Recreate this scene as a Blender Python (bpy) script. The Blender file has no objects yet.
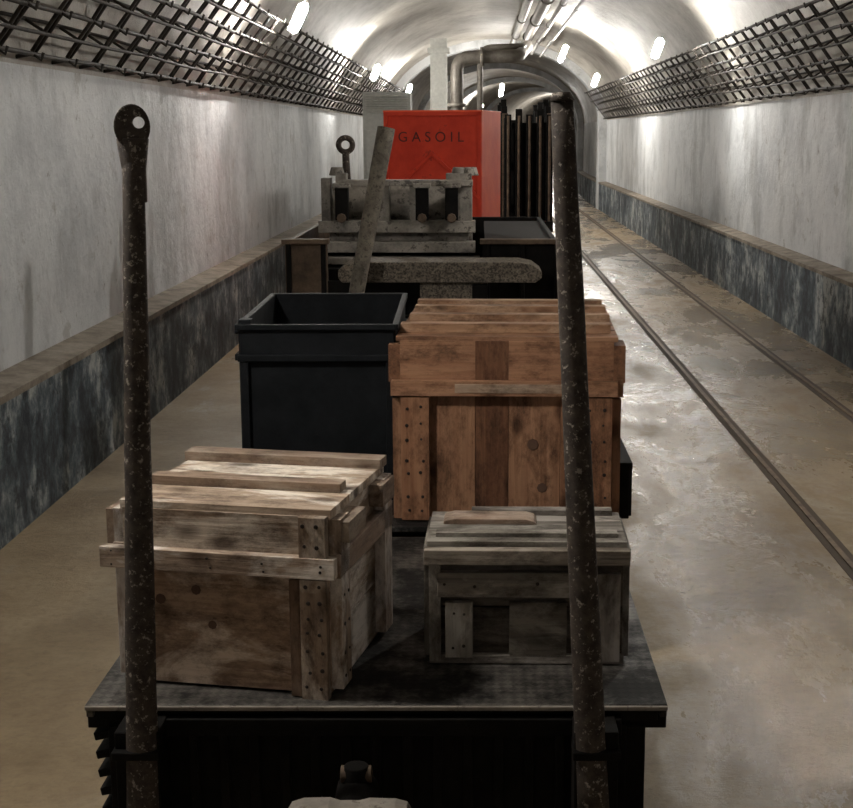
import bpy, math, random
from mathutils import Vector, Matrix, Euler
random.seed(7)
R=math.radians
scene=bpy.context.scene
scene.view_settings.view_transform='Standard'
scene.view_settings.exposure=1.1

# ---------------------------------------------------------------- materials
def newmat(name):
    m=bpy.data.materials.new(name); m.use_nodes=True
    nt=m.node_tree; b=nt.nodes['Principled BSDF']
    return m,nt,b
def N(nt,t,**kw):
    n=nt.nodes.new(t)
    for k,v in kw.items(): setattr(n,k,v)
    return n
def coord(nt,kind,scale):
    mp=N(nt,'ShaderNodeMapping'); mp.inputs['Scale'].default_value=scale
    if kind=='gco':
        a=N(nt,'ShaderNodeAttribute'); a.attribute_name='gco'; nt.links.new(a.outputs['Vector'],mp.inputs[0])
    else:
        a=N(nt,'ShaderNodeTexCoord'); nt.links.new(a.outputs['Object'],mp.inputs[0])
    return mp.outputs[0]
def noise(nt,vec,scale=1,detail=6,rough=.6,dist=0):
    n=N(nt,'ShaderNodeTexNoise'); n.inputs['Scale'].default_value=scale; n.inputs['Detail'].default_value=detail
    n.inputs['Roughness'].default_value=rough; n.inputs['Distortion'].default_value=dist
    nt.links.new(vec,n.inputs['Vector']); return n.outputs['Fac']
def ramp(nt,fac,stops):
    r=N(nt,'ShaderNodeValToRGB'); e=r.color_ramp.elements
    while len(e)<len(stops): e.new(.5)
    for i,(p,c) in enumerate(stops):
        e[i].position=p; e[i].color=(c if len(c)==4 else (*c,1)) if hasattr(c,'__len__') else (c,c,c,1)
    nt.links.new(fac,r.inputs[0]); return r.outputs[0]
def mix(nt,fac,a,b,mode='MIX'):
    m=N(nt,'ShaderNodeMix',data_type='RGBA',blend_type=mode)
    for s,v in ((0,fac),(6,a),(7,b)):
        if hasattr(v,'is_linked') or hasattr(v,'node'): nt.links.new(v,m.inputs[s])
        else:
            m.inputs[s].default_value = v if s==0 else (*v,1)[:4]
    return m.outputs[2]
def bump(nt,b,h,strength=.3,dist=.01):
    n=N(nt,'ShaderNodeBump'); n.inputs['Strength'].default_value=strength; n.inputs['Distance'].default_value=dist
    nt.links.new(h,n.inputs['Height']); nt.links.new(n.outputs[0],b.inputs['Normal'])
def wood(name,dark,light,stain,stain_amt=.5,knots=1.0):
    m,nt,b=newmat(name)
    g=noise(nt,coord(nt,'gco',(2.5,55,55)),1,8,.65,.6)
    col=ramp(nt,g,[(.3,dark),(.7,light)])
    at=N(nt,'ShaderNodeAttribute'); at.attribute_name='pv'
    s=noise(nt,coord(nt,'gco',(5,11,11)),1,6,.65,.4)
    sf=ramp(nt,s,[(.47,(0,0,0)),(.57,(stain_amt,)*3)])
    col=mix(nt,sf,col,stain)
    v=N(nt,'ShaderNodeTexVoronoi'); v.inputs['Scale'].default_value=1
    nt.links.new(coord(nt,'gco',(8,15,15)),v.inputs['Vector'])
    kf=ramp(nt,v.outputs['Distance'],[(.12,(knots*.85,)*3),(.28,(0,0,0))])
    col=mix(nt,kf,col,(dark[0]*.3,dark[1]*.25,dark[2]*.2))
    d=noise(nt,coord(nt,'gco',(3,6,6)),2.4,9,.8)
    df=ramp(nt,d,[(.34,(.24,.21,.19)),(.53,(1,1,1))])
    col=mix(nt,1.0,col,df,'MULTIPLY')
    col=mix(nt,1.0,col,at.outputs['Color'],'MULTIPLY')
    nt.links.new(col,b.inputs['Base Color']); b.inputs['Roughness'].default_value=.8
    b.inputs['Specular IOR Level'].default_value=.25
    bump(nt,b,g,.6,.005); return m
def metal(name,c1,c2,rough=.6,met=.5,scale=25,c3=None,thr=.6,s3=2.7,spec=.5):
    m,nt,b=newmat(name)
    n=noise(nt,coord(nt,'gco',(1,1,1)),scale,8,.7)
    col=ramp(nt,n,[(.35,c1),(.65,c2)])
    if c3:
        n2=noise(nt,coord(nt,'gco',(1,1,1)),scale*s3,6,.7)
        col=mix(nt,ramp(nt,n2,[(thr-.03,(0,0,0)),(thr+.03,(.8,.8,.8))]),col,c3)
    nt.links.new(col,b.inputs['Base Color']); b.inputs['Metallic'].default_value=met
    b.inputs['Specular IOR Level'].default_value=spec
    b.inputs['Roughness'].default_value=rough; bump(nt,b,n,.4,.003); return m
def plain(name,c,rough=.6,met=0,em=None,es=0):
    m,nt,b=newmat(name)
    n=noise(nt,coord(nt,'obj',(1,1,1)),30,4)
    nt.links.new(ramp(nt,n,[(.3,tuple(x*.8 for x in c)),(.7,c)]),b.inputs['Base Color'])
    b.inputs['Roughness'].default_value=rough; b.inputs['Metallic'].default_value=met
    if em: b.inputs['Emission Color'].default_value=(*em,1); b.inputs['Emission Strength'].default_value=es
    return m

M_wpale=wood('wood_weathered_pale',(.22,.15,.105),(.48,.38,.29),(.78,.71,.63),.85,.9)
M_wpale_edge=wood('wood_pale_brown',(.19,.12,.085),(.38,.275,.195),(.50,.42,.34),.5,.7)
M_worange=wood('wood_orange_brown',(.23,.108,.058),(.41,.225,.13),(.27,.135,.08),.4,1)
M_wgrey=wood('wood_grey_weathered',(.11,.095,.08),(.27,.235,.195),(.46,.42,.37),.7,.6)
M_black=metal('black_painted_steel',(.004,.005,.006),(.010,.011,.013),.6,0,14,(.03,.024,.02),.71,spec=.12)
M_blackw=metal('black_weathered_steel',(.003,.0027,.0024),(.009,.0075,.0065),.75,0,20,(.035,.027,.022),.71,spec=.12)
M_post=metal('rusted_steel_post',(.020,.015,.0125),(.070,.054,.043),.75,0,38,(.32,.28,.24),.60,spec=.3)
M_speck=metal('speckled_rusty_beam',(.10,.083,.065),(.27,.23,.18),.8,.1,45,(.028,.022,.018),.52)
M_coup=metal('pale_cast_coupling',(.16,.14,.12),(.28,.25,.215),.8,0,14,(.08,.062,.05),.60)
M_greymetal=metal('grey_machine_metal',(.10,.09,.078),(.42,.38,.33),.7,.1,9,(.03,.024,.02),.57,2.0)
M_rust=metal('rust_brown_metal',(.06,.04,.028),(.15,.105,.07),.75,.1,18,spec=.3)
M_red=metal('red_paint',(.60,.040,.018),(.80,.075,.032),.55,0,5,(.36,.03,.018),.64,2.0,spec=.3)
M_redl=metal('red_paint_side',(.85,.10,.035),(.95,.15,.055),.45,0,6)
M_text=plain('faded_black_lettering',(.13,.018,.012),.6)
M_cable=metal('rack_iron',(.015,.013,.012),(.06,.05,.04),.7,.1,30,spec=.3)
M_pipe=metal('galvanised_pipe',(.12,.105,.09),(.24,.22,.19),.5,.3,10)
M_whitep=plain('white_paint',(.6,.6,.56),.6)
M_nail=plain('nail_heads',(.03,.022,.018),.5,.5)
M_knot=plain('wood_knot',(.10,.05,.03),.8)
M_lamp=plain('lamp_glass',(.9,.9,.9),.3,0,(1,.96,.89),300)
M_lampb=plain('lamp_housing',(.5,.5,.48),.5)
def mk_deck():
    m,nt,b=newmat('checker_plate')
    vec=coord(nt,'obj',(1,1,1))
    mp=N(nt,'ShaderNodeMapping'); mp.inputs['Rotation'].default_value=(0,0,R(45)); mp.inputs['Scale'].default_value=(75,75,75)
    nt.links.new(vec,mp.inputs[0])
    ck=N(nt,'ShaderNodeTexChecker'); ck.inputs['Scale'].default_value=1; nt.links.new(mp.outputs[0],ck.inputs[0])
    n=noise(nt,vec,6,8,.75)
    col=ramp(nt,n,[(.45,(.009,.0075,.0065)),(.60,(.10,.09,.08))])
    col=mix(nt,1.0,col,ramp(nt,ck.outputs['Fac'],[(.4,(.55,.55,.55)),(.6,(1,1,1))]),'MULTIPLY')
    nt.links.new(col,b.inputs['Base Color'])
    nt.links.new(ramp(nt,n,[(.4,.8),(.6,.4)]),b.inputs['Roughness']); b.inputs['Metallic'].default_value=.1
    b.inputs['Specular IOR Level'].default_value=.3
    bump(nt,b,ck.outputs['Fac'],.7,.003); return m
M_deck=mk_deck()
def mk_plaster(name,mul=1.0):
    m,nt,b=newmat(name)
    v=coord(nt,'obj',(1,1,1))
    n=noise(nt,v,1.3,10,.72); n2=noise(nt,coord(nt,'obj',(1,1.3,.7)),1.5,10,.72); n3=noise(nt,v,14,6,.7); n4=noise(nt,v,3.5,8,.75)
    S=lambda *c: tuple(x*mul for x in c)
    col=ramp(nt,n,[(.3,S(.42,.44,.46)),(.5,S(.64,.655,.67)),(.8,S(.76,.77,.77))])
    col=mix(nt,ramp(nt,n2,[(.50,(0,0,0)),(.60,(.62,.62,.62))]),col,S(.34,.35,.355))
    col=mix(nt,ramp(nt,n4,[(.58,(0,0,0)),(.64,(.55,.55,.55))]),col,S(.34,.33,.31))
    col=mix(nt,ramp(nt,n3,[(.63,(0,0,0)),(.69,(.55,.55,.55))]),col,S(.20,.18,.16))
    nt.links.new(col,b.inputs['Base Color']); b.inputs['Roughness'].default_value=.75
    bump(nt,b,noise(nt,v,6,10,.7),.6,.03); return m
M_wall=mk_plaster('whitewashed_plaster')
def mk_ceil():
    m,nt,b=newmat('vault_plaster')
    v=coord(nt,'obj',(1,1,1)); n=noise(nt,coord(nt,'obj',(.8,.5,1)),1.8,10,.75)
    col=ramp(nt,n,[(.32,(.22,.195,.165)),(.52,(.41,.385,.345)),(.72,(.57,.545,.50))])
    nt.links.new(col,b.inputs['Base Color']); b.inputs['Roughness'].default_value=.6
    bump(nt,b,noise(nt,v,5,8,.65),.5,.03); return m
M_ceil=mk_ceil()
def mk_dado():
    m,nt,b=newmat('peeling_dado_paint')
    v=coord(nt,'obj',(1,1,1)); n=noise(nt,coord(nt,'obj',(1,1.3,1.0)),2.6,12,.76); n2=noise(nt,v,9,8,.75)
    col=ramp(nt,n,[(.40,(.024,.031,.040)),(.48,(.075,.098,.118)),(.53,(.17,.20,.22)),(.61,(.46,.485,.48))])
    col=mix(nt,ramp(nt,n2,[(.52,(0,0,0)),(.60,(.85,.85,.85))]),col,(.022,.027,.034))
    nt.links.new(col,b.inputs['Base Color']); b.inputs['Roughness'].default_value=.7
    bump(nt,b,n2,.4,.01); return m
M_dado=mk_dado()
def mk_ledge():
    m,nt,b=newmat('dusty_concrete_ledge'); v=coord(nt,'obj',(1,1,1))
    nt.links.new(ramp(nt,noise(nt,v,6,9,.75),[(.35,(.13,.105,.08)),(.65,(.36,.31,.25))]),b.inputs['Base Color']); b.inputs['Roughness'].default_value=.9
    return m
M_ledge=mk_ledge()
def mk_floor():
    m,nt,b=newmat('stained_concrete_floor'); v=coord(nt,'obj',(1,1,1))
    n=noise(nt,v,1.7,10,.70); n2=noise(nt,v,30,6,.8); w=noise(nt,coord(nt,'obj',(1.5,.6,1)),1.3,10,.74,.3)
    # puddling: damper towards the right-hand track
    tc=N(nt,'ShaderNodeTexCoord'); sx=N(nt,'ShaderNodeSeparateXYZ'); nt.links.new(tc.outputs['Object'],sx.inputs[0])
    mr=N(nt,'ShaderNodeMapRange'); mr.inputs[1].default_value=-.2; mr.inputs[2].default_value=.7; mr.inputs[3].default_value=-.10; mr.inputs[4].default_value=.05
    nt.links.new(sx.outputs[0],mr.inputs[0])
    ad=N(nt,'ShaderNodeMath',operation='ADD'); nt.links.new(w,ad.inputs[0]); nt.links.new(mr.outputs[0],ad.inputs[1]); wet=ad.outputs[0]
    col=ramp(nt,n,[(.3,(.19,.13,.07)),(.5,(.315,.235,.14)),(.72,(.42,.335,.22))])
    col=mix(nt,ramp(nt,n2,[(.45,(0,0,0)),(.7,(.5,.5,.5))]),col,(.15,.105,.062))
    col=mix(nt,ramp(nt,w,[(.5,(0,0,0)),(.66,(.3,.3,.3))]),col,(.24,.205,.155))
    nt.links.new(col,b.inputs['Base Color'])
    nt.links.new(ramp(nt,wet,[(.44,.55),(.53,.32),(.62,.13)]),b.inputs['Roughness'])
    nt.links.new(ramp(nt,wet,[(.42,.3),(.58,.75)]),b.inputs['Specular IOR Level'])
    bump(nt,b,noise(nt,v,30,8,.75),.4,.010); return m
M_floor=mk_floor()
M_groove=plain('rail_groove_dirt',(.085,.06,.04),.85)
M_rail=metal('rusty_rail_head',(.10,.065,.04),(.24,.17,.11),.6,.3,20)

# ---------------------------------------------------------------- mesh builder
class MB:
    def __init__(s,name,mats):
        s.name=name; s.mats=mats; s.v=[]; s.f=[]; s.mi=[]; s.sm=[]; s.g=[]; s.p=[]
    def _tint(s,j):
        t=1-random.random()*j; return (t*(1-random.random()*j*.12),t*(1-random.random()*j*.12),t,1)
    def box(s,c,sz,m=0,rot=None,j=.25,taper=1.0,tint=None):
        base=len(s.v); c=Vector(c); order=sorted(range(3),key=lambda i:-sz[i])
        off=Vector((random.random()*20,random.random()*20,random.random()*20)); t=tint or s._tint(j)
        M=rot.to_matrix() if isinstance(rot,Euler) else (rot or Matrix.Identity(3))
        for z in (-1,1):
            for y in (-1,1):
                for x in (-1,1):
                    k=taper if z>0 else 1
                    l=Vector((x*sz[0]/2*k,y*sz[1]/2*k,z*sz[2]/2))
                    s.v.append(c+M@l); s.g.append(Vector([l[o] for o in order])+off); s.p.append(t)
        for q in ((0,2,3,1),(4,5,7,6),(0,1,5,4),(2,6,7,3),(0,4,6,2),(1,3,7,5)):
            s.f.append([base+i for i in q]); s.mi.append(m); s.sm.append(False)
    def tube(s,pts,r,m=0,n=10,closed=False,j=.2,caps=True,squash=1.0):
        pts=[Vector(p) for p in pts]; k=len(pts)
        rs=r if hasattr(r,'__len__') else [r]*k
        base=len(s.v); off=Vector([random.random()*20 for _ in range(3)]); t=s._tint(j); L=0; prev=None
        for i,p in enumerate(pts):
            if closed: d=(pts[(i+1)%k]-pts[i-1]).normalized()
            elif i==0: d=(pts[1]-pts[0]).normalized()
            elif i==k-1: d=(pts[-1]-pts[-2]).normalized()
            else: d=((pts[i+1]-p).normalized()+(p-pts[i-1]).normalized()).normalized()
            if prev is None:
                up=Vector((0,0,1)) if abs(d.z)<.9 else Vector((0,1,0))
                a=d.cross(up).normalized()
            else: a=(prev-d*prev.dot(d)).normalized()
            prev=a; b2=d.cross(a)
            if i: L+=(p-pts[i-1]).length
            for q in range(n):
                an=2*math.pi*q/n; ca,sa=math.cos(an)*rs[i],math.sin(an)*rs[i]*squash
                s.v.append(p+a*ca+b2*sa); s.g.append(Vector((L,ca,sa))+off); s.p.append(t)
        for i in range(k if closed else k-1):
            for q in range(n):
                i2=(i+1)%k
                s.f.append([base+i*n+q,base+i*n+(q+1)%n,base+i2*n+(q+1)%n,base+i2*n+q]); s.mi.append(m); s.sm.append(True)
        if caps and not closed:
            s.f.append([base+q for q in range(n)][::-1]); s.f.append([base+(k-1)*n+q for q in range(n)]); s.mi+=[m,m]; s.sm+=[False,False]
    def prism(s,poly,p0,ext,m=0,U=(1,0,0),V=(0,0,1),j=.2):
        U,V,ext,p0=Vector(U),Vector(V),Vector(ext),Vector(p0); n=len(poly); base=len(s.v)
        off=Vector([random.random()*20 for _ in range(3)]); t=s._tint(j)
        for e in (0,1):
            for a,b in poly:
                s.v.append(p0+U*a+V*b+ext*e); s.g.append(Vector((a,b,e*ext.length))+off); s.p.append(t)
        s.f.append([base+i for i in range(n)]); s.f.append([base+n+i for i in range(n)][::-1]); s.mi+=[m,m]; s.sm+=[False]*2
        for i in range(n):
            k=(i+1)%n; s.f.append([base+i,base+n+i,base+n+k,base+k]); s.mi.append(m); s.sm.append(False)
    def annulus(s,c,ro,ri,th,U,V,m=0,n=28,hole=(0,0)):
        c,U,V=Vector(c),Vector(U).normalized(),Vector(V).normalized(); W=U.cross(V); base=len(s.v)
        off=Vector([random.random()*20 for _ in range(3)]); t=s._tint(.1)
        if not hasattr(ro,'__len__'): ro=(ro,ro)
        for e in (-.5,.5):
            for q,r in enumerate((ro,(ri,ri))):
                for i in range(n):
                    a=2*math.pi*i/n; l=(r[0]*math.cos(a)+(hole[0] if q else 0),r[1]*math.sin(a)+(hole[1] if q else 0))
                    s.v.append(c+U*l[0]+V*l[1]+W*th*e); s.g.append(Vector((l[0],l[1],th*e))+off); s.p.append(t)
        A,B,C,D=[base+k*n for k in range(4)]
        for i in range(n):
            k=(i+1)%n
            for q in ((A+i,B+i,B+k,A+k),(C+i,C+k,D+k,D+i),(A+i,A+k,C+k,C+i),(B+i,D+i,D+k,B+k)):
                s.f.append(list(q)); s.mi.append(m); s.sm.append(False)
    def grid(s,rows,m=0,smooth=True):
        base=len(s.v); n=len(rows[0])
        for r in rows:
            for p in r: s.v.append(Vector(p)); s.g.append(Vector(p)); s.p.append((1,1,1,1))
        for i in range(len(rows)-1):
            for k in range(n-1):
                s.f.append([base+i*n+k,base+i*n+k+1,base+(i+1)*n+k+1,base+(i+1)*n+k]); s.mi.append(m); s.sm.append(smooth)
    def build(s,loc=(0,0,0),rot=(0,0,0),bevel=0,parent=None):
        me=bpy.data.meshes.new(s.name); me.from_pydata([tuple(v) for v in s.v],[],s.f)
        for m in s.mats: me.materials.append(m)
        me.polygons.foreach_set('material_index',s.mi); me.polygons.foreach_set('use_smooth',s.sm)
        a=me.attributes.new('gco','FLOAT_VECTOR','POINT'); a.data.foreach_set('vector',[x for g in s.g for x in g])
        a=me.attributes.new('pv','FLOAT_COLOR','POINT'); a.data.foreach_set('color',[x for g in s.p for x in g])
        me.update()
        import bmesh
        bm=bmesh.new(); bm.from_mesh(me); bmesh.ops.recalc_face_normals(bm,faces=bm.faces); bm.to_mesh(me); bm.free()
        o=bpy.data.objects.new(s.name,me); scene.collection.objects.link(o); o.location=loc; o.rotation_euler=rot
        if bevel:
            b=o.modifiers.new('bevel','BEVEL'); b.width=bevel; b.segments=2; b.limit_method='ANGLE'; b.angle_limit=R(50)
        if parent: o.parent=parent
        return o

# ---------------------------------------------------------------- tunnel
def off(D): return 0 if D<25 else (D-25)**2/(2*190)
Ds=[-8,-6,-4,-2,0,2,4,6,8,10,12,14,16,18,20,22,24,25]+[25+2*i for i in range(1,36)]
XL,XR=-1.66,2.22; CX=(XL+XR)/2; A=(XR-XL)/2; ZS=1.55; BH=1.38
def strip(name,prof,mat,sm=True):
    b=MB(name,[mat]); b.grid([[(x+off(D),D,z) for x,z in prof] for D in Ds],0,sm); return b.build()
arch=[(CX-A*math.cos(math.pi*i/32),ZS+BH*math.sin(math.pi*i/32)) for i in range(33)]
strip('wall_left',[(XL,0),(XL,.5),(XL,1),(XL,ZS)],M_wall,False)
strip('wall_right',[(XR,0),(XR,.5),(XR,1),(XR,ZS)],M_wall,False)
strip('ceiling',arch,M_ceil)
strip('floor',[(XL,0),(-.5,0),(1,0),(XR,0)],M_floor,False)
for nm,x0,x1 in (('baseboard_left',XL,-1.53),('baseboard_right',XR,2.10)):
    b=MB(nm,[M_dado,M_ledge]); s=1 if x1>x0 else -1
    b.grid([[(x1+off(D),D,z) for z in (0,.2,.455)] for D in Ds],0,False)
    b.grid([[(x1+off(D),D,.455),(x1+s*.010+off(D),D,.458),(x1+s*.010+off(D),D,.482),(x0+off(D),D,.495)] for D in Ds],1,False)
    b.build()
b=MB('wall_end',[M_wall]); b.grid([[(XL+off(95)-1,95,-.1),(XR+off(95)+1,95,-.1)],[(XL+off(95)-1,95,3.2),(XR+off(95)+1,95,3.2)]]); b.build()
b=MB('wall_back',[M_wall]); b.grid([[(XL,-8,0),(XR,-8,0)],[(XL,-8,3.0),(XR,-8,3.0)]]); b.build()
full=[(XL,0)]+[(XL,.8)]+arch+[(XR,.8),(XR,0)]
def inset(x,z,d):
    v=Vector((CX-x,(1.2-z) if z>ZS else 0)); v.normalize(); return (x+v.x*d,z+v.y*d)
for i,(d0,w_) in enumerate(((25,.5),(33,.3),(41,.3),(50,.3))):
    b=MB('trim_%d'%(i+1),[M_wall]); rows=[]
    for dd,D in ((0,d0),(.13,d0),(.13,d0+w_),(0,d0+w_)):
        rows.append([(inset(x,z,dd)[0]+off(D),D,inset(x,z,dd)[1]) for x,z in full])
    b.grid(rows,0,False); b.build()

def rails(name,xs):
    b=MB(name,[M_groove,M_rail])
    for x in xs:
        for w,z,m in ((.066,.002,0),(.018,.006,1)):
            b.grid([[(x-w/2+off(D),D,-.001),(x-w/2+off(D),D,z),(x+w/2+off(D),D,z),(x+w/2+off(D),D,-.001)] for D in Ds],m,False)
    return b.build()
rails('railway_track',(1.14,1.745)); rails('railway_track',(-.47,.13))

# flat sloping ladder-type cable racks along the top of each wall
def rack(name,side):
    b=MB(name,[M_cable]); K=7
    prof=[(-1.60+t*.33/(K-1),1.585+t*.43/(K-1)) for t in range(K)]
    back=[(x-.075,z+.05) for x,z in prof[1::2]]; back=[(max(x,-1.645),z) for x,z in back]
    if side>0:
        f=lambda x:2*CX-x; prof=[(f(x),z) for x,z in prof]; back=[(f(x),z) for x,z in back]
    D1=24.8; u=random.uniform
    for i,(x,z) in enumerate(prof):
        b.tube([(x+u(-.004,.004),-7.5+k*(D1+7.5)/50,z+u(-.006,.006)) for k in range(51)],.0075 if i%2 else .0095,0,6)
    for i,(x,z) in enumerate(back):
        b.tube([(x,-7.5+k*(D1+7.5)/40,z+u(-.010,.010)) for k in range(41)],.007,0,6)
    D=-7.2; k=0
    while D<D1:
        jy=u(-.03,.03); sl=u(-.05,.05)
        for e in (0,.045):
            b.tube([(x+u(-.003,.003),D+e+jy+sl*t/6,z+.008) for t,(x,z) in enumerate(prof)],.0075,0,6)
        # little hooks holding each rod, standing off the wall
        for q in range(0,K,2):
            x,z=prof[q]; b.tube([(x,D+jy,z),(x-side*.028,D+jy+.01,z-.022),(x-side*.038,D+jy+.01,z+.004)],.006,0,5)
        x,z=prof[0]; b.tube([(x,D+jy,z),((XL if side<0 else XR),D+jy,z-.01)],.008,0,6)
        for (x,z),(x2,z2) in zip(back,prof[1::2]): b.tube([(x,D+jy,z),(x2,D+jy,z2)],.006,0,5)
        D+=u(.33,.41); k+=1
    return b.build()
rack('cable_rack',-1); rack('cable_rack',1)

def pipe(name,pts,r,mat,rings=None):
    b=MB(name,[mat]); b.tube(pts,r,0,14)
    for c in (rings or []): 
        b.tube([(c[0],c[1]-.02,c[2]),(c[0],c[1]+.02,c[2])],r*1.25,0,14)
    return b.build()
for x,z,r in ((.52,2.72,.05),(.70,2.70,.065),(.86,2.64,.03),(1.0,2.58,.018)):
    pipe('ceiling_pipe',[(x,-8,z),(x,8,z),(x,16,z),(x,24,z)],r,M_pipe,[(x,q,z) for q in range(-6,24,3)])
def bend(pts,r=.12,k=6):
    pts=[Vector(p) for p in pts]; out=[pts[0]]
    for i in range(1,len(pts)-1):
        a=pts[i]+(pts[i-1]-pts[i]).normalized()*r; c=pts[i]+(pts[i+1]-pts[i]).normalized()*r
        for t in range(k+1):
            u=t/k; out.append(a*(1-u)**2+pts[i]*2*u*(1-u)+c*u*u)
    out.append(pts[-1]); return out
b=MB('elbow_duct',[M_pipe])
b.tube(bend([(-.27,16.7,.0),(-.27,16.7,2.18),(.45,16.7,2.20),(.62,19,2.45)],.16),.075,0,18)
b.tube([(-.27,16.7,1.62),(-.27,16.7,1.66)],.11,0,18)
b.tube([(.0,16.7,2.19),(.05,16.7,2.19)],.11,0,18)
b.tube(bend([(.0,17.2,0),(.0,17.2,2.32),(.5,17.2,2.34),(.7,20,2.5)],.14),.035,0,14)
b.build()
b=MB('support_column',[M_whitep]); b.box((-.50,17.45,1.22),(.20,.22,2.44),0,j=.05); b.box((-.50,17.45,2.3),(.26,.3,.06),0); b.box((-.50,17.45,.06),(.30,.30,.12),0); b.build()
b=MB('ventilation_cabinet',[M_whitep,M_greymetal])
b.box((-.98,15.2,.87),(.50,.4,1.74),0,j=.05)
for i in range(8): b.box((-.98,14.99,1.53+i*.024),(.44,.02,.006),0,rot=Euler((R(35),0,0)))
b.box((-.98,14.99,.8),(.44,.012,1.1),0); b.box((-.82,14.975,.85),(.02,.03,.12),1)
b.build(bevel=.006)

def lamp(x,y,z,tilt=18,L=.22):
    b=MB('bulkhead_lamp',[M_lampb,M_lamp])
    d=Vector((math.sin(R(tilt)),0,math.cos(R(tilt))))
    c=Vector((x,y,z)); s=-1 if x<CX+off(y) else 1
    b.tube([c-d*L*.5,c-d*L*.44,c-d*L*.3,c+d*L*.3,c+d*L*.44,c+d*L*.5],[.014,.024,.030,.030,.024,.014],1,14)
    b.tube([c-d*(L*.5+.02),c-d*L*.48],[.012,.016],0,12); b.tube([c+d*L*.48,c+d*(L*.5+.02)],[.016,.012],0,12)
    b.box(c+Vector((s*.02,.05,0)),(.05,.03,L*.9),0,rot=Euler((0,R(tilt),0)))
    return b.build()
for x,y,z,t,L in ((-1.15,9.2,2.03,26,.20),(-1.16,16,1.98,22,.18),(1.5,12.2,2.02,20,.17),(1.5,18.7,2.0,20,.17),(1.12,19.5,2.38,22,.24),(.36,24.4,2.05,10,.22),
    (-1.15,2.2,2.05,28,.22),(1.5,5.4,2.05,20,.19),(-.3,-4.5,2.3,0,.12),(-1.14,23,2.0,20,.2),(1.6+off(36),36,2.0,15,.25),(-.9+off(44),44,2.1,15,.25),(.3+off(58),58,2.3,10,.3)):
    lamp(x,y,z,t,L)

# ---------------------------------------------------------------- crates
def nails(b,pts,m,r=.004,ax=(0,-1,0)):
    for p in pts:
        p=Vector(p)+Vector((random.uniform(-.004,.004),0,random.uniform(-.004,.004))) if ax[1] else Vector(p)
        b.tube([p,p+Vector(ax)*.0018],r*random.uniform(.7,1.1),m,8)
def crate_pale():
    W,Dp,H=.355,.335,.306; b=MB('wooden_crate',[M_wpale,M_wpale_edge,M_nail,M_knot]); t=.016
    for y in (-Dp/2+t/2,Dp/2-t/2):
        b.box((0,y,.105),(W,t,.205),0,tint=(.88,.77,.69,1)); b.box((0,y,.257),(W,t,.094),0,tint=(.72,.68,.64,1))
    for x in (-W/2+t/2,W/2-t/2):
        for k in range(3): b.box((x,0,.052+k*.103),(t,Dp-2*t,.100),0,j=.15)
    b.box((0,0,.01),(W-2*t,Dp-2*t,.02),1)
    for k in range(3): b.box((0,-Dp/2+Dp/6+k*Dp/3,H+.002),(W+.01,Dp/3-.004,.016),0,tint=(1.15,1.15,1.15,1))
    b.box((-.005,-Dp/2+.13,H+.017),(W*.96,.035,.016),1); b.box((0,Dp/2-.022,H+.018),(W+.02,.045,.018),1)
    b.box((-.01,-Dp/2-.010,.222),(W+.05,.02,.035),0,j=.1); b.box((0,Dp/2+.010,.222),(W+.03,.02,.04),1)
    for x in (-W/2-.010,W/2+.010):
        b.box((x,0,.222),(.02,Dp,.04),1); 
        b.box((x,-Dp/2+.03,.155),(.02,.05,.29),0); b.box((x,Dp/2-.03,.155),(.02,.05,.29),0)
    b.box((-W/2-.016,-Dp/2+.05,.268),(.032,.09,.06),1); b.box((W/2+.018,-Dp/2+.06,.278),(.03,.10,.035),1)
    b.box((W/2+.014,Dp/2-.05,.278),(.026,.08,.04),1)
    b.box((W/2-.022,-Dp/2-.009,.10),(.045,.018,.205),0,tint=(.66,.61,.57,1)); 
    b.box((W/2-.022,-Dp/2-.009,.272),(.045,.018,.07),0,tint=(.66,.61,.57,1))
    b.box((W/2-.055,-Dp/2-.008,.10),(.018,.012,.2),1,tint=(.42,.36,.32,1))
    nails(b,[(W/2-.022+dx,-Dp/2-.018,z) for dx in(-.011,.011) for z in(.02,.045,.08,.11,.135,.165,.19,.26,.29)],2,.0036)
    nails(b,[(x,-Dp/2-.02,.222+dz) for x in (-.19,-.12,-.02,.07,.17) for dz in (-.008,.008)],2,.0025)
    nails(b,[(-.05,-Dp/2+.0005,.165),(-.025,-Dp/2+.0005,.105),(-.115,-Dp/2+.0005,.15)],3,.009)
    nails(b,[(W/2+.02,-Dp/2+.03+dy,z) for dy in (-.012,.012) for z in (.03,.07,.12,.17,.26,.29)],2,.0034,(1,0,0))
    return b.build((-.388,2.38,.390),(0,0,R(-11)),bevel=.0025)
crate_pale()

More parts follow.
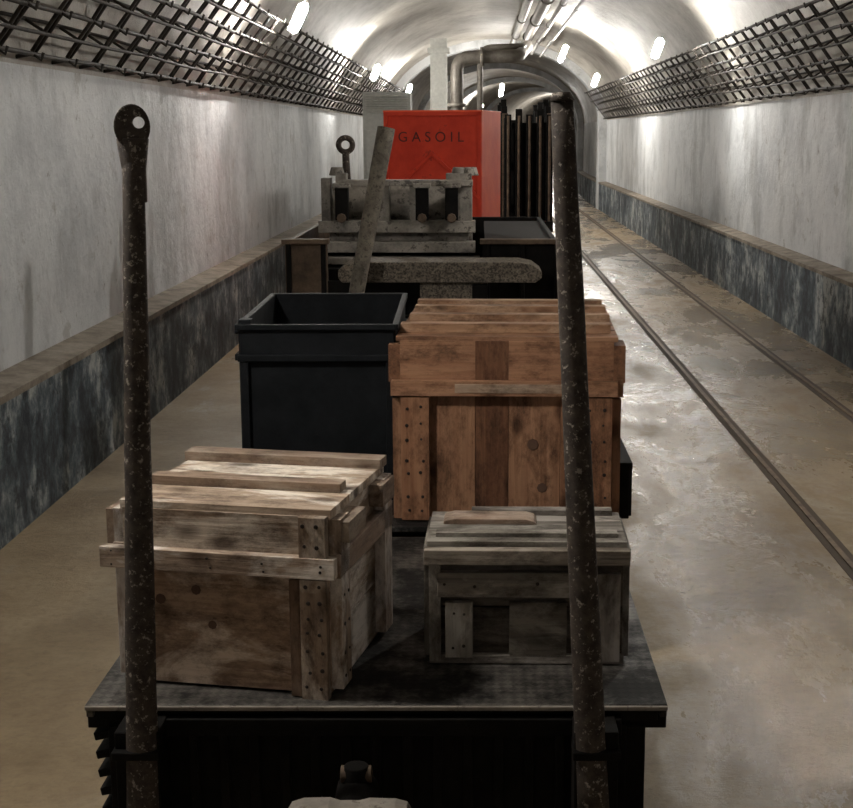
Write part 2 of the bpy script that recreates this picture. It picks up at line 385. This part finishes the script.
def crate_big():
    W,Dp,H=.510,.60,.44; b=MB('wooden_crate',[M_worange,M_wpale_edge,M_nail,M_knot]); t=.02
    xs=[-W/2,-.075,.005,.13,W/2]
    tints=[(.95,.95,.95,1),(.46,.40,.37,1),(1,1,1,1),(.85,.82,.80,1)]
    for i in range(4):
        w=xs[i+1]-xs[i]; b.box(((xs[i]+xs[i+1])/2,-Dp/2+t/2,.17),(w-.001,t,.34),0,tint=tints[i])
        b.box(((xs[i]+xs[i+1])/2,-Dp/2+t/2,.392),(w,t,.096),0,tint=tuple(min(1,q*.85+.12) for q in tints[i][:3])+(1,))
    b.box((0,Dp/2-t/2,H/2),(W,t,H),0)
    for x in (-W/2+t/2,W/2-t/2):
        for k in range(3): b.box((x,0,.073+k*.147),(t,Dp-2*t,.143),0)
    b.box((0,0,.01),(W-2*t,Dp-2*t,.02),0)
    for k in range(5): b.box((0,-Dp/2+Dp/10+k*Dp/5,H+.004),(W+.02,Dp/5-.006,.012),0,j=.3)
    for y in (-Dp/2+.09,-.03,Dp/2-.15,Dp/2-.02):
        b.box((random.uniform(-.005,.005),y,H+.021),(W,.042,.022),1,tint=(1,.82,.68,1))
    b.box((-.005,-Dp/2-.012,.328),(W+.03,.024,.036),0,tint=(1,1,1,1)); b.box((.03,-Dp/2-.0245,.329),(W*.6,.002,.022),1,tint=(1,.95,.9,1))
    for s in (-1,1):
        b.box((s*(W/2-.036),-Dp/2-.010,.155),(.068,.02,.305),0,tint=(.85,.80,.77,1))
        b.box((s*(W/2+.012),0,.328),(.024,Dp,.045),0)
        b.box((s*(W/2+.014),-Dp/2+.05,.385),(.028,.10,.09),0,tint=(.6,.55,.52,1))
        b.box((s*(W/2+.010),-Dp/2+.04,.15),(.02,.07,.30),0); b.box((s*(W/2+.010),Dp/2-.04,.15),(.02,.07,.30),0)
        nails(b,[(s*(W/2-.036)+dx,-Dp/2-.02,z) for dx in (-.018,.016) for z in (.03,.06,.12,.15,.20,.24,.28)],2,.0042)
    nails(b,[(.065,-Dp/2+.0005,.19),(.085,-Dp/2+.0005,.085)],3,.014)
    return b.build((.074,3.60,.378),(0,0,R(-2)),bevel=.003)
crate_big()

def crate_small():
    W,Dp,H=.335,.20,.206; b=MB('wooden_crate',[M_wgrey,M_wpale_edge,M_nail]); t=.014
    b.box((0,-Dp/2+t/2,.05),(W,t,.098),0,tint=(.36,.33,.31,1)); b.box((0,-Dp/2+t/2,.154),(W,t,.104),0,tint=(.38,.35,.33,1))
    b.box((0,Dp/2-t/2,H/2),(W,t,H),0)
    for x in (-W/2+t/2,W/2-t/2):
        for k in range(2): b.box((x,0,.052+k*.104),(t,Dp-2*t,.101),0)
    b.box((0,0,.01),(W-2*t,Dp-2*t,.02),0)
    for k in range(3): b.box((0,-Dp/2+Dp/6+k*Dp/3,H+.006),(W+.012,Dp/3-.003,.012),0,j=.3)
    b.box((-.02,-Dp/2-.009,.145),(.27,.018,.044),0,tint=(1,1,1,1))
    b.box((-W/2+.05,-Dp/2-.008,.062),(.048,.016,.10),0,tint=(1,1,1,1)); b.box((W/2-.03,-Dp/2-.008,.085),(.05,.016,.16),0)
    b.box((-W/2+.008,-Dp/2-.008,.10),(.02,.016,.19),0,tint=(.9,.9,.9,1)); b.box((.02,-Dp/2-.006,.062),(.10,.012,.10),0,tint=(.6,.58,.55,1))
    b.box((0,-Dp/2-.012,.196),(W+.02,.024,.026),0,tint=(.9,.86,.82,1)); b.box((0,-Dp/2-.006,.008),(W+.005,.012,.016),0)
    for s in (-1,1):
        b.box((s*(W/2+.006),0,.19),(.012,Dp,.034),0); b.box((s*(W/2+.006),-Dp/2+.03,.09),(.012,.045,.165),0); b.box((s*(W/2+.006),Dp/2-.03,.09),(.012,.045,.165),0)
    b.prism([(-.15,0),(-.148,.006),(-.13,.010),(.0,.009),(.015,.005),(.02,0)],(0,.01,H+.012),(0,.06,0),1)
    b.box((.03,Dp/2-.015,H+.017),(.26,.028,.010),0); b.box((0,-Dp/2+.04,H+.016),(W*.95,.026,.008),0)
    nails(b,[(x,-Dp/2-.018,.145) for x in (-.14,-.09,.02,.09)]+[(-W/2+.05+dx,-Dp/2-.016,z) for dx in (-.01,.01) for z in (.03,.09)],2,.0032)
    return b.build((.083,2.435,.390),(0,0,R(-1)),bevel=.0025)
crate_small()

# ---------------------------------------------------------------- wagons
def wheelset(b,y,cx,m=0):
    for s in (-1,1):
        x=cx+s*.285
        b.tube([(x-.03,y,.15),(x+.03,y,.15)],.14,m,28); b.tube([(x-s*.04,y,.15),(x-s*.03,y,.15)],.158,m,28)
        b.tube([(x+s*.03,y,.15),(x+s*.06,y,.15)],.05,m,16)
        b.box((x+s*.10,y,.19),(.06,.12,.12),m)
    b.tube([(cx-.36,y,.15),(cx+.36,y,.15)],.022,m,12)
CXW=-.169
def wagon(y0,y1,deckz,name='flat_wagon',front=True):
    b=MB(name,[M_blackw,M_deck,M_coup,M_rust]); L=y1-y0; cy=(y0+y1)/2
    b.box((CXW,cy,deckz-.006),(.95,L,.012),1)
    for s in (-1,1):
        b.box((CXW+s*.36,cy,deckz-.10),(.05,L-.04,.16),0)
        b.box((CXW+s*.425,cy,deckz-.03),(.10,L-.02,.03),0)
        b.box((CXW+s*.15,cy,deckz-.07),(.04,L-.06,.1),0)
        b.box((CXW+s*.468,cy,deckz-.012),(.012,L,.02),1)
    for y in (y0+.03,y1-.03):
        b.box((CXW,y,deckz-.13),(.80,.05,.23),0)
        b.box((CXW,y,deckz-.02),(.92,.05,.02),0)
    wheelset(b,y0+.25,CXW); wheelset(b,y1-.25,CXW)
    return b
DZ=.388
b=wagon(2.148,3.12,DZ)
for i in range(17):
    x=CXW-.40+i*.05; b.box((x,2.150,.255),(.016,.016,.20),0)
b.box((CXW,2.148,.352),(.80,.02,.03),0); b.box((CXW,2.146,.17),(.80,.02,.03),0)
b.box((CXW,2.146,DZ-.005),(.95,.006,.008),2,tint=(.30,.28,.26,1))
for s in (-1,1):
    if s<0:
        for k in range(6): b.box((CXW+s*.425,2.21,.335-k*.033),(.085-.004*k,.10,.014),0,rot=Euler((0,s*R(12),0)))
    b.box((CXW+s*.41,2.19,.25),(.06,.08,.20),0)
b.tube([(CXW-.03,2.13,.25),(CXW-.03,1.97,.25)],.035,0,16)
b.prism([(-.092,-.05),(.092,-.05),(.094,.008),(.088,.018),(.07,.023),(.03,.024),(.015,.020),(-.015,.020),(-.03,.025),(-.07,.024),(-.088,.018),(-.094,.008)],(CXW-.030,1.93,.281),(0,.06,0),2)
b.tube([(CXW-.03,2.10,.24),(CXW-.03,2.10,.305)],[.025,.02],0,14); b.tube([(CXW-.055,2.10,.29),(CXW-.005,2.10,.29)],.014,3,10)
for x in (-.545,.185):
    b.box((x,2.115,.27),(.07,.07,.20),0); b.box((x,2.09,.335),(.076,.05,.014),0); b.box((x,2.09,.21),(.076,.05,.022),0)
b.build(bevel=.002)

def taperpost(b,p0,p1,r0,r1,m=0,n=16,sq=.75):
    p0,p1=Vector(p0),Vector(p1); K=14
    b.tube([p0.lerp(p1,i/K)+Vector((random.uniform(-.0005,.0005),0,0)) for i in range(K+1)],[r0+(r1-r0)*i/K+random.uniform(-.0004,.0004) for i in range(K+1)],m,n,squash=sq)
b=MB('wagon_stake',[M_post])
taperpost(b,(-.541,2.08,.20),(-.516,2.12,1.30),.0270,.0165)
b.annulus((-.517,2.12,1.312),(.0265,.033),.0085,.022,(1,.25,0),(0,0,1),0,hole=(.010,.006))
b.tube([(-.516,2.12,1.20),(-.517,2.12,1.25),(-.517,2.12,1.295)],[.0172,.0185,.0245],0,16,squash=.7)
b.build(bevel=.002)
b=MB('wagon_stake',[M_post]); taperpost(b,(.184,2.08,.20),(.1215,2.12,1.352),.026,.0175); b.tube([(.1215,2.12,1.35),(.121,2.12,1.362)],[.019,.013],0,14); b.build()

b=wagon(3.24,5.6,.376)
b.box((.35,3.60,.44),(.03,.56,.13),0); b.box((.35,3.60,.51),(.042,.58,.016),0)
for k in range(4): b.box((.368,3.36+k*.16,.44),(.012,.03,.13),0)
b.build(bevel=.002)

def bin_():
    b=MB('steel_bin',[M_black,M_blackw]); W,Dp,H=.37,.66,.475; t=.008
    b.box((0,-Dp/2,H/2),(W,t,H),0); b.box((0,Dp/2,H/2),(W,t,H),0)
    for s in (-1,1): b.box((s*W/2,0,H/2),(t,Dp,H),0)
    b.box((0,0,.01),(W,Dp,.012),0)
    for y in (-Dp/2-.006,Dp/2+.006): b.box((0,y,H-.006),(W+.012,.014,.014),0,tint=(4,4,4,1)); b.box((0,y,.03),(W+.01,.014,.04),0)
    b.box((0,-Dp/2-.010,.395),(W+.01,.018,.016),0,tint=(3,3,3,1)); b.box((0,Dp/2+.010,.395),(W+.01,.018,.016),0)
    for s in (-1,1):
        b.box((s*(W/2+.004),0,H-.006),(.014,Dp+.02,.014),0)
        b.box((s*(W/2-.010),-Dp/2-.008,H*.42),(.02,.014,H*.8),0); b.box((s*(W/2+.008),0,.395),(.012,Dp,.016),0)
    b.tube(bend([(-(W/2+.002),-.25,H-.02),(-(W/2+.022),-.25,H-.03),(-(W/2+.022),-.12,H-.03),(-(W/2+.002),-.12,H-.02)],.01,4),.006,0,8)
    b.box((-W/2+.01,-Dp/2+.03,H+.004),(.03,.04,.012),0)
    return b.build((-.398,3.67,.378),(0,0,R(1.0)),bevel=.002)
bin_()

b=MB('side_panel_wagon',[M_rust,M_blackw,M_speck])
cx=-.235
b.box((cx,6.5,.50),(1.10,1.7,.05),1)
for s in (-1,1): b.box((cx+s*.54,6.5,.70),(.02,1.7,.36),0 if s<0 else 1)
b.box((-.70,5.66,.71),(.17,.025,.35),0); b.box((.17,5.66,.70),(.32,.025,.37),1); b.box((-.235,5.66,.62),(.80,.02,.2),1)
b.box((-.70,5.645,.88),(.19,.05,.02),0); b.box((.17,5.645,.88),(.34,.05,.02),0)
for x in (-.77,-.63,.03,.17,.31): b.box((x,5.64,.70),(.02,.02,.34),1)
b.box((.17,6.5,.85),(.30,1.5,.03),1); b.box((-.235,7.35,.70),(1.08,.025,.36),1)
wheelset(b,5.95,CXW,1); wheelset(b,7.0,CXW,1)
for s in (-1,1): b.box((CXW+s*.3,6.5,.4),(.06,1.6,.15),1)
b.build(bevel=.003)
b=MB('buffer_beam',[M_speck,M_blackw])
b.prism([(-.39,-.02),(-.375,-.038),(.36,-.038),(.385,-.02),(.385,.005),(.35,.03),(.30,.040),(-.30,.040),(-.36,.03),(-.39,.01)],(-.15,5.32,.785),(0,.22,0),0)
b.box((-.10,5.40,.68),(.26,.10,.15),0,tint=(.35,.35,.35,1)); b.box((-.14,5.42,.56),(.9,.06,.10),1); b.box((-.10,5.45,.47),(.10,.16,.16),1)
b.box((.0,5.34,.69),(.06,.02,.10),1)
b.build(bevel=.004)

b=MB('winch_frame',[M_greymetal,M_blackw,M_rust])
y=6.05
for z,h,x0,x1,dy,tn in ((1.10,.026,-.58,-.03,-.02,1.0),(.915,.05,-.69,-.02,0,.85),(.83,.045,-.67,-.02,-.03,.7),(.775,.03,-.72,-.0,-.06,.85)):
    b.box(((x0+x1)/2,y+dy,z),(x1-x0,.10,h),0,tint=(tn,tn,tn,1))
b.box((-.35,y+.05,.87),(.6,.05,.1),0,tint=(.5,.5,.5,1))
for x,w,z1 in ((-.655,.04,1.12),(-.59,.045,1.14),(-.41,.05,1.09),(-.27,.06,1.09),(-.09,.11,1.14)):
    b.box((x,y,(z1+.93)/2),(w,.09,z1-.93),0,tint=(1,1,1,1))
for x in (-.585,-.245,-.12): 
    b.box((x,y-.06,1.02),(.055,.05,.15),1); b.box((x,y-.065,1.09),(.075,.05,.02),0); b.tube([(x,y-.085,.955),(x,y-.11,.955)],.02,2,8)
for x in (-.61,-.09,-.04): b.tube([(x,y,1.13),(x,y,1.165)],[.035,.025],0,12)
b.box((-.36,y+.35,.80),(.62,.6,.10),1); b.tube([(-.62,y+.3,1.0),(-.06,y+.3,1.0)],.09,0,20)
for x in (-.64,-.05): b.box((x,y+.3,.95),(.03,.4,.28),0)
b.box((-.36,y+.2,.64),(.6,.8,.22),1)
b.build(bevel=.003)
b=MB('eye_stake',[M_post]); b.tube([(-.575,6.12,1.10),(-.578,6.12,1.23)],[.018,.015],0,12); b.tube([(-.578+.030*math.cos(a*math.pi/12),6.12,1.258+.030*math.sin(a*math.pi/12)) for a in range(24)],.012,0,10,closed=True); b.build()
M_stake2=metal('grey_brown_stake',(.07,.058,.045),(.18,.155,.12),.7,.1,25,(.035,.027,.02),.58)
b=MB('leaning_stake',[M_stake2]); taperpost(b,(-.520,5.10,.38),(-.345,5.25,1.325),.027,.033,sq=.9); b.build()

t=MB('gasoil_tank',[M_red,M_redl,M_blackw])
W,Dp,H=.60,.52,.775
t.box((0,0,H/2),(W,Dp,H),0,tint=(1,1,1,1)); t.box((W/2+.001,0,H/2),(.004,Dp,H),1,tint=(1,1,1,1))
for s in (-1,1):
    t.box((s*(W/2-.012),-Dp/2-.006,H/2),(.024,.014,H),0,tint=(1,1,1,1))
    t.box((0,-Dp/2-.006,H/2+s*(H/2-.012)),(W,.014,.024),0,tint=(1,1,1,1))
    t.box((s*.14,-Dp/2-.008,H*.52),(.40,.014,.018),0,rot=Euler((0,s*R(42),0)),tint=(.6,.55,.55,1))
t.box((0,0,H+.004),(W+.01,Dp+.01,.010),1,tint=(.9,.9,.9,1))
tank=t.build((-.225,8.75,.66),(0,0,R(-13)),bevel=.006)
cu=bpy.data.curves.new('tank_lettering','FONT'); cu.body='GASOIL'; cu.size=.085; cu.space_character=1.55; cu.align_x='CENTER'; cu.extrude=.001
to=bpy.data.objects.new('tank_lettering',cu); scene.collection.objects.link(to); cu.materials.append(M_text)
to.parent=tank; to.location=(-.01,-Dp/2-.003,H-.175); to.rotation_euler=(R(90),0,0)
b=wagon(7.6,10.2,.54); b.box((-.225,8.75,.60),(.75,.7,.115),0); b.box((.18,9.0,.60),(.5,1.6,.10),3)
for s in (-1,1):
    for y in (7.85,9.95): b.box((CXW+s*.3,y,.36),(.08,.3,.22),0)
b.build(bevel=.003)

b=MB('slatted_wagon',[M_blackw,M_rust,M_greymetal])
b.box((.12,12.4,.62),(.86,3.6,.08),0)
for k in range(10):
    y=10.8+k*.36
    for x in (.19,.53): 
        b.box((x,y,1.05+.03*(k%3)),(.045,.05,.82+.06*(k%3)),0 if k%3 else 1)
for z in (.80,1.1,1.40): b.box((.19,12.4,z),(.02,3.5,.05),0); b.box((.53,12.4,z),(.02,3.5,.05),0)
for i,x in enumerate((.21,.29,.37,.45,.52)):
    b.box((x,10.66,1.05+.02*(i%2)),(.05,.03,.80+.04*(i%2)),0); b.tube([(x,10.63,.66),(x,10.63,1.44)],.010,1,8)
b.box((.36,10.9,1.02),(.36,.3,.74),0); b.box((-.15,11.6,1.0),(.3,1.2,.7),0)
wheelset(b,11.2,CXW); wheelset(b,13.6,CXW)
for s in (-1,1): b.box((CXW+s*.3,12.4,.42),(.07,3.4,.34),0)
b.build(bevel=.003)
for k,(y,x,L) in enumerate(((14.4,.05,2.0),(18.0,.0,2.4))):
    b=MB('tool_wagon',[M_blackw,M_rust,M_greymetal])
    b.box((x,y+L/2,.55),(.8,L,.08),0); b.box((x,y+L/2,.95),(.74,L-.2,.72),0)
    for i in range(6): b.box((x-.35+i*.14,y+.08,.95),(.03,.03,.74),2)
    for z in (.7,1.2): b.box((x,y+.08,z),(.76,.035,.03),1)
    b.box((x+.3,y+.3,1.38),(.1,.2,.14),0); b.tube([(x+.34,y+.2,.6),(x+.34,y+.2,1.5)],.02,2,8)
    wheelset(b,y+.4,CXW); wheelset(b,y+L-.4,CXW)
    for s in (-1,1): b.box((CXW+s*.3,y+L/2,.4),(.07,L-.2,.3),0)
    b.build(bevel=.003)

# ---------------------------------------------------------------- world, camera
w=bpy.data.worlds.new('world'); scene.world=w; w.use_nodes=True
w.node_tree.nodes['Background'].inputs[0].default_value=(.02,.02,.02,1)
cam=bpy.data.cameras.new('camera'); co=bpy.data.objects.new('camera',cam); scene.collection.objects.link(co)
co.location=(0,0,1.3); co.rotation_euler=(R(90-10.88),0,0)
cam.sensor_fit='HORIZONTAL'; cam.sensor_width=36; cam.lens=1400/853*36; cam.shift_x=-53.5/853; cam.clip_start=.05; cam.clip_end=200
scene.camera=co
